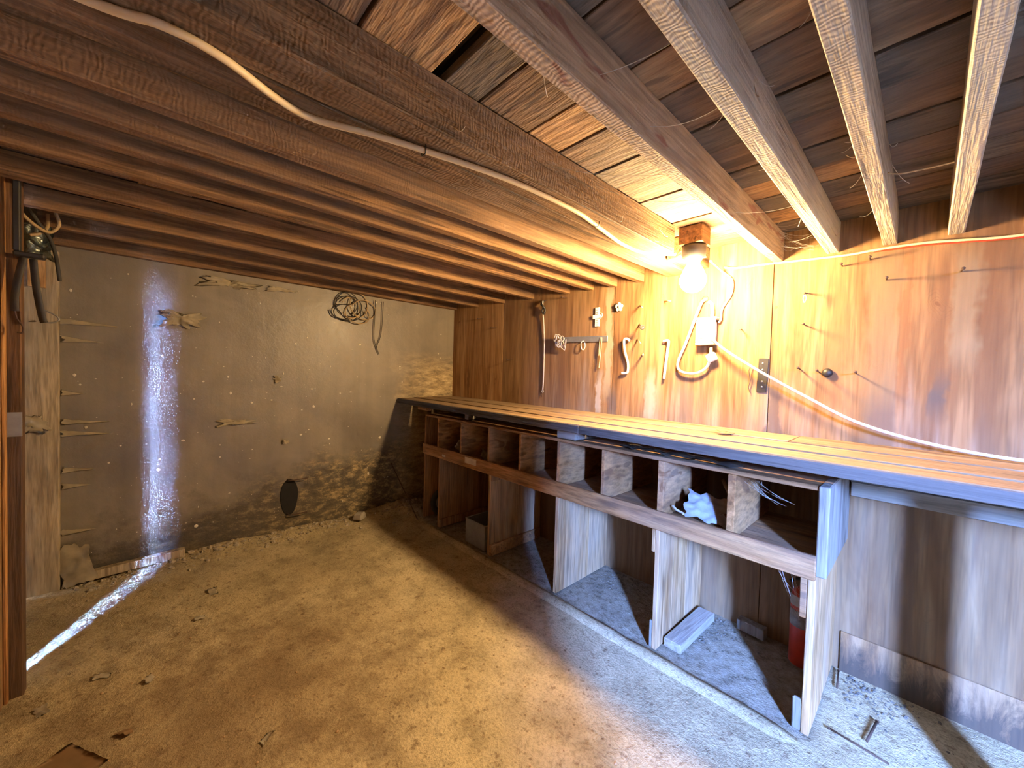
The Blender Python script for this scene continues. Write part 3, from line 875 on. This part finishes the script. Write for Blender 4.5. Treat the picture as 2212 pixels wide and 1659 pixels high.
fl = empty('flower_washer', (2.11, 0, 1.90))
tag(fl, 'small white five-petal knob hung on a nail in the plywood', 'knob')
for k in range(5):
    a = 2 * math.pi * k / 5 + .3
    lathe('petal', [(0, 0), (.014, 0), (.015, -.004), (.012, -.009), (0, -.010)], (2.11 + .019 * math.cos(a), -.018, 1.90 + .019 * math.sin(a)), 'white', fl, 14, (math.radians(-90), 0, 0))
lathe('hub', [(0, 0), (.010, 0), (.010, -.013), (0, -.013)], (2.11, -.017, 1.90), 'metal_grey', fl, 12, (math.radians(-90), 0, 0))
tube('nail', [(2.11, 0, 1.90), (2.11, -.019, 1.90)], .003, 'metal_rust', fl, 0, 6)

rk = empty('tool_rack', (1.79, 0, 1.68))
tag(rk, 'grey metal strip rack on the plywood with hooks hanging from it', 'rack')
box('strip', 1.575, 2.015, -.012, -.001, 1.662, 1.706, 'metal_grey', rk, bev=.002, rot=(0, math.radians(1.2), 0))
tube('hook', [(1.80, -.012, 1.67), (1.79, -.03, 1.655), (1.80, -.035, 1.61), (1.815, -.03, 1.60), (1.825, -.025, 1.62), (1.818, -.02, 1.655)], .004, 'string', rk)
tube('hook', [(1.965, -.012, 1.69), (1.97, -.022, 1.62), (1.962, -.022, 1.52), (1.955, -.02, 1.46)], .0045, 'wire_tan', rk)
tube('hook', [(1.952, -.012, 1.69), (1.955, -.024, 1.63), (1.952, -.022, 1.55)], .0035, 'wire_tan', rk)
co_ = bmesh.new()
pts = []
for k in range(90):
    a = k * .42
    rr = .032 + .012 * math.sin(k * 1.7)
    pts.append(Vector((rr * math.cos(a) + .035 * math.sin(k * .07) - .02, -.01 - .012 * math.sin(k * .9), rr * 1.15 * math.sin(a) - .02 * math.cos(k * .05))))
tube_into(co_, pts, .0042, 6)
coil = link('coil_of_wire', from_bm(co_, 'coil_of_wire', True), (1.61, -.035, 1.665), 'string')
tag(coil, 'tangled coil of grey wire hung on the end of the strip rack', 'wire coil')

for nm, pts, lb in (('hook_rod', [(2.205, -.02, 1.655), (2.185, -.03, 1.668), (2.165, -.03, 1.655), (2.172, -.025, 1.58), (2.195, -.02, 1.50), (2.197, -.02, 1.44), (2.185, -.02, 1.428), (2.15, -.02, 1.425)], 'white bent rod with a hooked top on the plywood, nearer the strip rack'),
                    ('hook_rod', [(2.44, -.002, 1.632), (2.455, -.02, 1.64), (2.482, -.025, 1.643), (2.486, -.025, 1.62), (2.472, -.02, 1.50), (2.462, -.02, 1.392)], 'straight white rod hung from a nail on the plywood, nearer the outlet')):
    ob = tube(nm, pts, .0085, 'white', sides=8)
    tag(ob, lb, 'rod', 'white hooked rods on the plywood')
hg = empty('strap_hinge', (3.02, 0, 1.43))
tag(hg, 'black metal strap plate screwed to the plywood beside the sagging cord', 'plate')
box('plate', 2.995, 3.042, -.007, -.001, 1.335, 1.522, 'metal_dark', hg, bev=.001, rot=(0, math.radians(2), 0))
for zc in (1.365, 1.395, 1.46, 1.495):
    lathe('screw', [(0, 0), (.005, 0), (.004, -.002), (0, -.003)], (3.018, -.0072, zc), 'metal_grey', hg, 10, (math.radians(-90), 0, 0))

NAILS = [  # base on the wall, tip, thickness, label
    ((2.262, 1.895), (2.335, -.10, 1.862), .0045, 'wooden peg slanting from the plywood, topmost of the row beside the white rods'),
    ((2.262, 1.765), (2.345, -.10, 1.728), .0045, 'wooden peg with a black grommet on the plywood'),
    ((2.252, 1.663), (2.338, -.11, 1.622), .0045, 'wooden peg below the grommeted peg on the plywood'),
    ((2.298, 1.562), (2.345, -.09, 1.548), .006, 'short stout peg lowest of the peg row on the plywood'),
    ((2.438, 1.905), (2.520, -.09, 1.885), .005, 'threaded screw sticking out of the plywood near the lamp'),
    ((3.197, 1.858), (3.203, -.07, 1.846), .003, 'bent nail with a wire loop on the plywood beyond the lamp'),
    ((3.200, 1.692), (3.206, -.09, 1.690), .003, 'thin nail in the plywood below the wire loop'),
    ((3.336, 1.972), (3.340, -.07, 1.968), .003, 'nail high on the plywood under the wall cable'),
    ((3.436, 1.985), (3.440, -.07, 1.982), .003, 'nail high on the plywood beside the grey stain'),
    ((3.495, 1.880), (3.500, -.08, 1.876), .003, 'nail on the grey water stain of the plywood'),
    ((3.719, 1.880), (3.724, -.08, 1.876), .003, 'nail on the plywood nearest the frame edge'),
    ((3.189, 1.462), (3.193, -.09, 1.470), .003, 'first of the row of nails above the sagging cord'),
    ((3.266, 1.450), (3.270, -.09, 1.458), .003, 'second of the row of nails above the sagging cord'),
    ((3.408, 1.446), (3.412, -.09, 1.452), .003, 'last of the row of nails above the sagging cord'),
    ((2.905, 1.688), (2.915, -.06, 1.684), .003, 'nail on the plywood beside the outlet box'),
    ((.520, 1.955), (.525, -.07, 1.945), .003, 'nail on the plywood near the dark corner'),
    ((.735, 1.845), (.740, -.08, 1.838), .003, 'nail on the plywood lower than the corner nail'),
    ((.985, 1.540), (.990, -.08, 1.528), .0035, 'nail low on the reddish plywood near the corner'),
    ((1.612, 2.030), (1.620, -.08, 2.024), .003, 'nail high on the plywood under the joist ends'),
]
for (bx, bz), tip, r, lb in NAILS:
    wood_ = r > .004
    nl = tube('wooden_peg' if 'peg' in lb else 'nail', [(bx, .0, bz), tip], r, 'wire_tan' if wood_ else 'metal_rust', None, 0, 8)
    tag(nl, lb, 'peg' if 'peg' in lb else 'nail', 'pegs and nails in the plywood wall')
    if not wood_:
        lathe('head', [(0, 0), (r * 2.2, 0), (r * 2.2, -.002), (0, -.003)], tip, 'metal_rust', nl, 10, (math.radians(-90), 0, 0))
g = lathe('grommet', [(.011 + .007 * math.cos(a), .007 * math.sin(a)) for a in [2 * math.pi * k / 8 for k in range(9)]], (2.335, -.092, 1.732), 'rubber', bpy.data.objects['wooden_peg.001'], 16, (math.radians(70), 0, math.radians(40)))
wl_ = tube('wire_loop', [(3.203, -.068, 1.846), (3.198, -.07, 1.82), (3.203, -.07, 1.80), (3.210, -.07, 1.82), (3.204, -.069, 1.846)], .002, 'white', sides=6)
tag(wl_, 'small white wire loop hanging from a nail on the plywood', 'wire')
ws = tube('wire_scrap', [(2.965, -.012, 1.475), (2.955, -.02, 1.455), (2.962, -.015, 1.40), (2.955, -.012, 1.36), (2.963, -.012, 1.33)], .0022, 'metal_rust', sides=6)
tag(ws, 'thin twisted wire hanging on the plywood just beside the black plate', 'wire')
kn = lathe('dark_knob', [(0, 0), (.018, 0), (.022, -.01), (.015, -.02), (0, -.022)], (3.30, -.001, 1.448), 'metal_dark', None, 14, (math.radians(-90), 0, 0))
tag(kn, 'dark bent bolt head on the plywood between the nails', 'bolt')

# ------------------------------------------------------------------ dark wall: wires, scraps, oval patch
wc = empty('wire_bundle', (.05, -1.15, 1.98))
tag(wc, 'tangled bundle of tan and black wires hung high on the dark wall', 'wires')
rn = random.Random(3)
for i in range(7):
    cx, cz = -1.10 + rn.uniform(-.09, .07), 1.97 + rn.uniform(-.06, .03)
    ra, rb = rn.uniform(.06, .13), rn.uniform(.06, .12)
    ph = rn.uniform(0, 6)
    pts = [(.035 + .02 * math.sin(k + i), cx + ra * math.cos(ph + k * .75), cz + rb * math.sin(ph + k * .75)) for k in range(8)]
    tube('wire_loop', pts, .0045, 'wire_tan' if i % 2 == 0 else 'wire_black', wc, 6, 6)
tube('wire_end', [(.02, -1.33, 1.92), (.03, -1.30, 1.87), (.04, -1.22, 1.845), (.045, -1.14, 1.85)], .005, 'wire_black', wc)
tube('wire_end', [(.03, -1.02, 1.95), (.05, -1.0, 1.90), (.06, -.975, 1.885)], .004, 'wire_tan', wc)
dw = empty('dangling_wire', (.03, -.93, 2.05))
tag(dw, 'two thin dark wires dangling down the dark wall beside the bundle', 'wires')
tube('wire', [(.03, -.92, 2.06), (.022, -.92, 1.9), (.02, -.925, 1.75), (.02, -.915, 1.66), (.02, -.87, 1.55)], .0035, 'wire_black', dw)
tube('wire', [(.03, -.84, 2.06), (.022, -.845, 1.85), (.02, -.86, 1.72), (.02, -.895, 1.62), (.02, -.885, 1.58)], .0035, 'wire_black', dw)

cv = empty('oval_hatch', (0, -1.625, .3))  # thin flat black oval set on the wall
tag(cv, 'black oval tar patch low on the dark wall with two bent spikes', 'patch')
bm = bmesh.new()
ring = [bm.verts.new((0, .068 * math.cos(a) * (1 + .05 * math.sin(3 * a)), .155 * math.sin(a))) for a in [2 * math.pi * k / 36 for k in range(36)]]
f_ = bm.faces.new(ring)
ex = bmesh.ops.extrude_face_region(bm, geom=[f_])
for v in [e for e in ex['geom'] if isinstance(e, bmesh.types.BMVert)]:
    v.co.x += .006
    v.co.y *= .94
    v.co.z *= .96
link('patch', from_bm(bm, 'patch'), (.001, -1.625, .305), 'tar', cv)
for z, dy in ((.457, .06), (.165, .06)):
    tube('spike', [(.0, -1.64, z), (.05, -1.62, z), (.06, -1.50, z + .002)], .005, 'metal_rust', cv, 4, 6)

SCR = [  # y, z, w, h, label
    (-2.33, 1.72, .20, .10, 'torn hanging flap of pale paper high on the dark wall by the light stripe', .05),
    (-2.0, .965, .20, .06, 'pale torn strip stuck to the dark wall at mid height', .02),
    (-1.72, 1.30, .05, .04, 'small curled white flake on the middle of the dark wall', .02),
    (-1.66, .78, .04, .05, 'tiny white flake lower on the dark wall', .015),
    (-2.05, 2.02, .28, .06, 'dusty cobwebbed scrap under the joists on the dark wall', .04),
    (-1.70, 2.03, .20, .05, 'dusty cobweb shred beside the joist end on the dark wall', .03),
]
for i, (y, z, w, h, lb, amp) in enumerate(SCR):
    ob = sheet('paper_scrap', w, h, (.012 + amp * .4, y, z), 'scrap', (math.radians(90), 0, math.radians(90)), amp, 12, 16, 10, .0012, 31 + i, .9, None, .7 if i % 2 else 0)
    tag(ob, lb, 'paper scrap')
for i, (z, ln) in enumerate(((1.64, .24), (1.53, .18), (1.20, .10), (1.02, .20), (.945, .22), (.72, .14), (.62, .12), (.33, .14))):
    ob = sheet('paper_curl', ln, .042, (.016, -2.885 + ln / 2, z), 'scrap', (math.radians(80), math.radians(3 + i % 3), math.radians(90)), .012, 9, 16, 5, .0012, 61 + i, .35, None, .95)
    tag(ob, ['topmost', 'second highest', 'third highest', 'fourth highest', 'fifth highest', 'sixth highest', 'second lowest', 'lowest'][i] + ' curled paper edge on the dark wall beside the pale post', 'paper scrap', 'paper curls beside the post')

sb = box('sill_board', .005, .06, -2.78, -2.30, .015, .07, 'post', bev=.004, rot=(math.radians(2), 0, 0))
tag(sb, 'dusty board lying along the foot of the dark wall', 'board')
tp = sheet('torn_felt', .14, .24, (.05, -2.83, .12), 'scrap', (math.radians(85), math.radians(-8), math.radians(80)), .04, 7, 12, 14, .002, 91, .4)
tag(tp, 'torn sheet of tan paper peeling at the foot of the pale post', 'paper scrap')

ps = empty('wall_post', (.03, -2.955, 0))
tag(ps, 'pale timber post against the dark wall by the door', 'post')
box('post', .001, .05, -3.03, -2.89, -.02, 2.06, 'post', ps, bev=.004)
box('nailer_block', .051, .085, -3.005, -2.937, 1.828, 2.0, 'block', ps, bev=.003)
tube('nail', [(.05, -2.98, 1.63), (.075, -2.98, 1.63)], .004, 'metal_rust', ps, 0, 6)
sheet('paper_tuft', .12, .10, (.058, -2.985, 1.03), 'scrap', (math.radians(85), 0, math.radians(90)), .03, 12, 10, 10, .002, 47, .8, ps)

# clutter hanging by the door head
ft = sheet('foil_bundle', .12, .17, (.40, -2.93, 2.03), 'foil', (math.radians(88), 0, math.radians(75)), .05, 14, 18, 18, .002, 71, .3)
tag(ft, 'crumpled silver foil insulation hanging by the door head', 'foil')
tk = empty('door_track', (1.16, -2.87, 1.83))
tag(tk, 'dark metal door track hanging from the joists by the door', 'track')
box('channel', 1.145, 1.175, -2.881, -2.862, 1.832, 2.12, 'metal_dark', tk, bev=.003)
box('foot', 1.13, 1.175, -2.881, -2.80, 1.813, 1.831, 'metal_dark', tk, bev=.004)
for i, (pts, lb) in enumerate((
        ([(1.16, -2.856, 1.809), (1.16, -2.868, 1.7375), (1.16, -2.878, 1.653), (1.16, -2.878, 1.594)], 'dark webbing strap with a wire hook, farther from the pale post'),
        ([(1.15, -2.832, 1.809), (1.15, -2.828, 1.7375), (1.15, -2.822, 1.67), (1.15, -2.811, 1.586), (1.15, -2.805, 1.556)], 'dark webbing strap with a wire loop, hanging over the pale post'))):
    sp = empty('hook_strap', pts[0])
    tag(sp, lb, 'strap', 'hooked straps by the door')
    tube('webbing', pts, .016, 'strap', sp, 6, 8, .45)
    e = pts[-1]
    if i == 0:
        tube('hook', [e, (e[0], e[1] + .005, e[2] - .03), (e[0], e[1] + .02, e[2] - .06), (e[0], e[1] + .018, e[2] - .085), (e[0], e[1] + .005, e[2] - .085)], .0028, 'metal_rust', sp, 6, 6)
    else:
        tube('hook', [e, (e[0], e[1] - .005, e[2] + .05), (e[0], e[1] + .03, e[2] + .035), (e[0], e[1] + .04, e[2] + .015), (e[0], e[1] + .02, e[2] + .002), (e[0], e[1], e[2] + .004)], .0028, 'metal_grey', sp, 6, 6)
for pts, r, lb in (
        ([(1.04, -2.90, 2.16), (.95, -2.92, 2.12), (.80, -2.92, 2.08), (.66, -2.90, 2.06), (.58, -2.86, 2.05), (.56, -2.83, 2.10), (.58, -2.84, 2.16)], .0075, 'tan cable bending from the jamb up behind a joist'),
        ([(.53, -2.93, 2.03), (.52, -2.90, 2.05), (.47, -2.88, 2.10), (.46, -2.88, 2.17)], .008, 'short tan cable looping up into the joists by the door'),
        ([(.70, -2.92, 2.15), (.62, -2.90, 2.10), (.50, -2.87, 2.04), (.42, -2.86, 1.98), (.38, -2.855, 1.91), (.36, -2.85, 1.84)], .0085, 'grey cable drooping past the foil towards the dark wall')):
    ob = tube('door_cable', pts, r, 'wire_tan' if 'tan' in lb else 'strap', sides=8)
    tag(ob, lb, 'cable', 'loose cables by the door head')

# stick and rubble in the shadowed corner
ob = tube('thin_rod', [(.012, -.72, .47), (.50, -.69, .04)], .004, 'metal_rust', None, 0, 6)
tag(ob, 'thin rod leaning on the dark wall in the shade of the bench', 'rod')
ob = box('concrete_chunk', .10, .19, -1.12, -1.04, .03, .09, 'concrete', bev=.012, jit=.01, rot=(0, 0, .5))
tag(ob, 'small grey concrete chunk at the foot of the dark wall', 'chunk')


def chips(name, n, area, smin, smax, mat, seed, label, flat=.45):
    rn = random.Random(seed)
    bm = bmesh.new()
    for _ in range(n):
        x, y = area(rn)
        s = smin + (smax - smin) * rn.random() ** 3
        r = bmesh.ops.create_icosphere(bm, subdivisions=1, radius=s)
        rot = Matrix.Rotation(rn.uniform(0, 6.28), 3, 'Z')
        sc = (rn.uniform(.6, 1.6), rn.uniform(.5, 1.1), rn.uniform(.3, 1) * flat * 2)
        zz = floor_z(x, y)
        for v in r['verts']:
            p = Vector((v.co.x * sc[0], v.co.y * sc[1], v.co.z * sc[2])) * rn.uniform(.8, 1.2)
            v.co = rot @ p + Vector((x, y, zz + s * .2))
    o = link(name, from_bm(bm, name), (0, 0, 0), mat)
    tag(o, label, 'debris', kind='stuff')
    return o


chips('wall_foot_rubble', 700, lambda r: (abs(r.gauss(0, .10)) + .01, r.uniform(-2.85, -1.06)), .003, .02, 'pebble', 1, 'crumbled rubble strewn along the foot of the dark wall')
chips('corner_rubble', 260, lambda r: (.02 + abs(r.gauss(.12, .12)), max(-1.0, r.gauss(-.62, .14))), .003, .018, 'pebble', 2, 'heap of rubble in the corner beyond the cabinet')
chips('bay_litter', 900, lambda r: (r.choice((2.12, 2.80, 3.43)) + abs(r.gauss(0, .13)), -.03 - abs(r.gauss(0, .13))), .0015, .009, 'litter', 3, 'fine litter on the floor at the back of the bays')
chips('floor_grit', 500, lambda r: (r.uniform(.2, 3.6), r.uniform(-2.85, -.75)), .0012, .006, 'cardboard', 4, 'loose grit scattered over the dirt floor')

def flecks():
    rn = random.Random(8)
    bm = bmesh.new()
    for _ in range(330):
        y, z = rn.uniform(-2.85, -.1), rn.uniform(.15, 2.05)
        if y > -.7 and z < 1.2:
            continue
        r = .0015 + .0065 * rn.random() ** 3
        q = bmesh.ops.create_icosphere(bm, subdivisions=1, radius=r)
        ky, kz = rn.uniform(.6, 1.8), rn.uniform(.6, 1.8)
        for v in q['verts']:
            v.co = Vector((v.co.x * .35 + r * .36 + .0006, v.co.y * ky + y, v.co.z * kz + z))
    tag(link('paint_flecks', from_bm(bm, 'paint_flecks'), (0, 0, 0), 'paper'), 'pale paint flecks spattered over the dark wall', 'flecks', kind='stuff')


flecks()
FLAKES = [(.678, -2.199, .07, 'curled tan leaf on the floor near the dark wall', 'scrap'), (1.179, -2.64, .055, 'pale chip on the floor, larger of two near the light streak', 'paper'),
          (1.335, -2.481, .05, 'pale chip on the floor farther from the jamb', 'paper'), (1.627, -2.552, .05, 'dark curled flake on the floor near the frame bottom', 'cardboard'),
          (1.99, -2.16, .05, 'small pale flake on the trodden brown patch of floor', 'paper'), (1.285, -2.80, .06, 'pale stone chip beside the jamb foot', 'paper'),
          (.95, -2.28, .045, 'light flake on the floor between the leaf and the chips', 'paper')]
for i, (x, y, s, lb, m) in enumerate(FLAKES):
    ob = sheet('floor_flake', s, s * .6, (x, y, floor_z(x, y) + .008), m, (.1, .12, i * 1.3), .012, 20, 8, 6, .002, 100 + i, .5)
    tag(ob, lb, 'flake', 'flakes on the dirt floor')
ob = sheet('cardboard_piece', .22, .14, (1.70, -2.70, floor_z(1.7, -2.7) + .02), 'cardboard', (.06, -.05, math.radians(28)), .012, 6, 10, 8, .004, 140, .06)
tag(ob, 'flat piece of cardboard on the floor at the bottom of the frame', 'cardboard')
for p, q, r, lb in (((3.403, -.045, .008), (3.415, -.19, .008), .0038, 'rusty spike on the floor beside the cabinet end'), ((3.555, -.287, .008), (3.535, -.441, .008), .0048, 'rusty bolt on the floor to the right of the cabinet'), ((3.425, -.48, .007), (3.60, -.50, .007), .0035, 'long thin iron rod on the floor at the cabinet corner')):
    ob = tube('iron_spike', [p, q], r, 'metal_rust', None, 0, 8)
    tag(ob, lb, 'spike', 'rusty iron on the floor')
    lathe('head', [(0, 0), (r * 1.5, 0), (r * 1.5, .004), (0, .004)], p, 'metal_rust', ob, 8, (math.radians(90), 0, 0))

# ------------------------------------------------------------------ cobwebs and strings
cwm = bmesh.new()
rn = random.Random(12)


def strand(a, b, sag=.02, r=.0008):
    a, b = Vector(a), Vector(b)
    tube_into(cwm, [a.lerp(b, k / 8) - Vector((0, 0, sag * 4 * (k / 8) * (1 - k / 8))) for k in range(9)], r, 4)


strand((3.096, -1.72, 2.10), (3.262, -1.62, 2.16), .01)
strand((3.096, -1.48, 2.09), (3.266, -1.42, 2.10), .02)
strand((3.096, -.78, 2.066), (3.266, -.70, 2.066), .01)
strand((2.722, -1.5, 2.12), (3.034, -1.25, 2.066), .02)
strand((2.722, -1.2, 2.15), (3.034, -1.0, 2.066), .03)
strand((3.096, -.2, 2.08), (3.266, -.1, 2.07), .015)
for k in range(30):
    x, sg = rn.choice(((2.721, 1), (3.036, -1), (3.268, -1), (3.328, 1), (3.472, -1), (3.532, 1)))
    y = rn.uniform(-1.9, -.1)
    z = rn.uniform(2.07, 2.16)
    strand((x, y, z), (x + sg * rn.uniform(.002, .05), y + rn.uniform(-.1, .1), z - rn.uniform(.01, .05)), .01, .0009)
for k in range(8):
    strand((3.09 + rn.uniform(0, .1), -.56 + rn.uniform(0, .1), .965 - rn.uniform(0, .03)), (3.22 + rn.uniform(-.08, .08), -.54 + rn.uniform(0, .1), .88 + rn.uniform(-.02, .03)), .01, .0004)
for k in range(8):
    strand((3.22 + rn.uniform(0, .09), -.57 + rn.uniform(0, .06), .62), (3.318, -.57 + rn.uniform(0, .08), .45 + rn.uniform(-.06, .1)), .015, .0004)
for k in range(14):
    a = (3.096, rn.uniform(-.3, -.04), rn.uniform(2.1, 2.17))
    strand(a, (3.09 + rn.uniform(.03, .17), max(-.4, min(-.02, a[1] + rn.uniform(-.1, .1))), rn.uniform(2.06, 2.16)), .02, .0004)
cw = link('cobwebs', from_bm(cwm, 'cobwebs'), (0, 0, 0), 'web')
tag(cw, 'dusty cobweb threads between the joists and in the cabinet', 'cobweb', kind='stuff')
st_ = tube('tied_string', [(3.530, -.76, 2.075), (3.56, -.75, 2.066), (3.62, -.745, 2.063), (3.672, -.74, 2.064)], .0022, 'wire_tan', sides=6)
tag(st_, 'tan string tied between two pale joists', 'string')
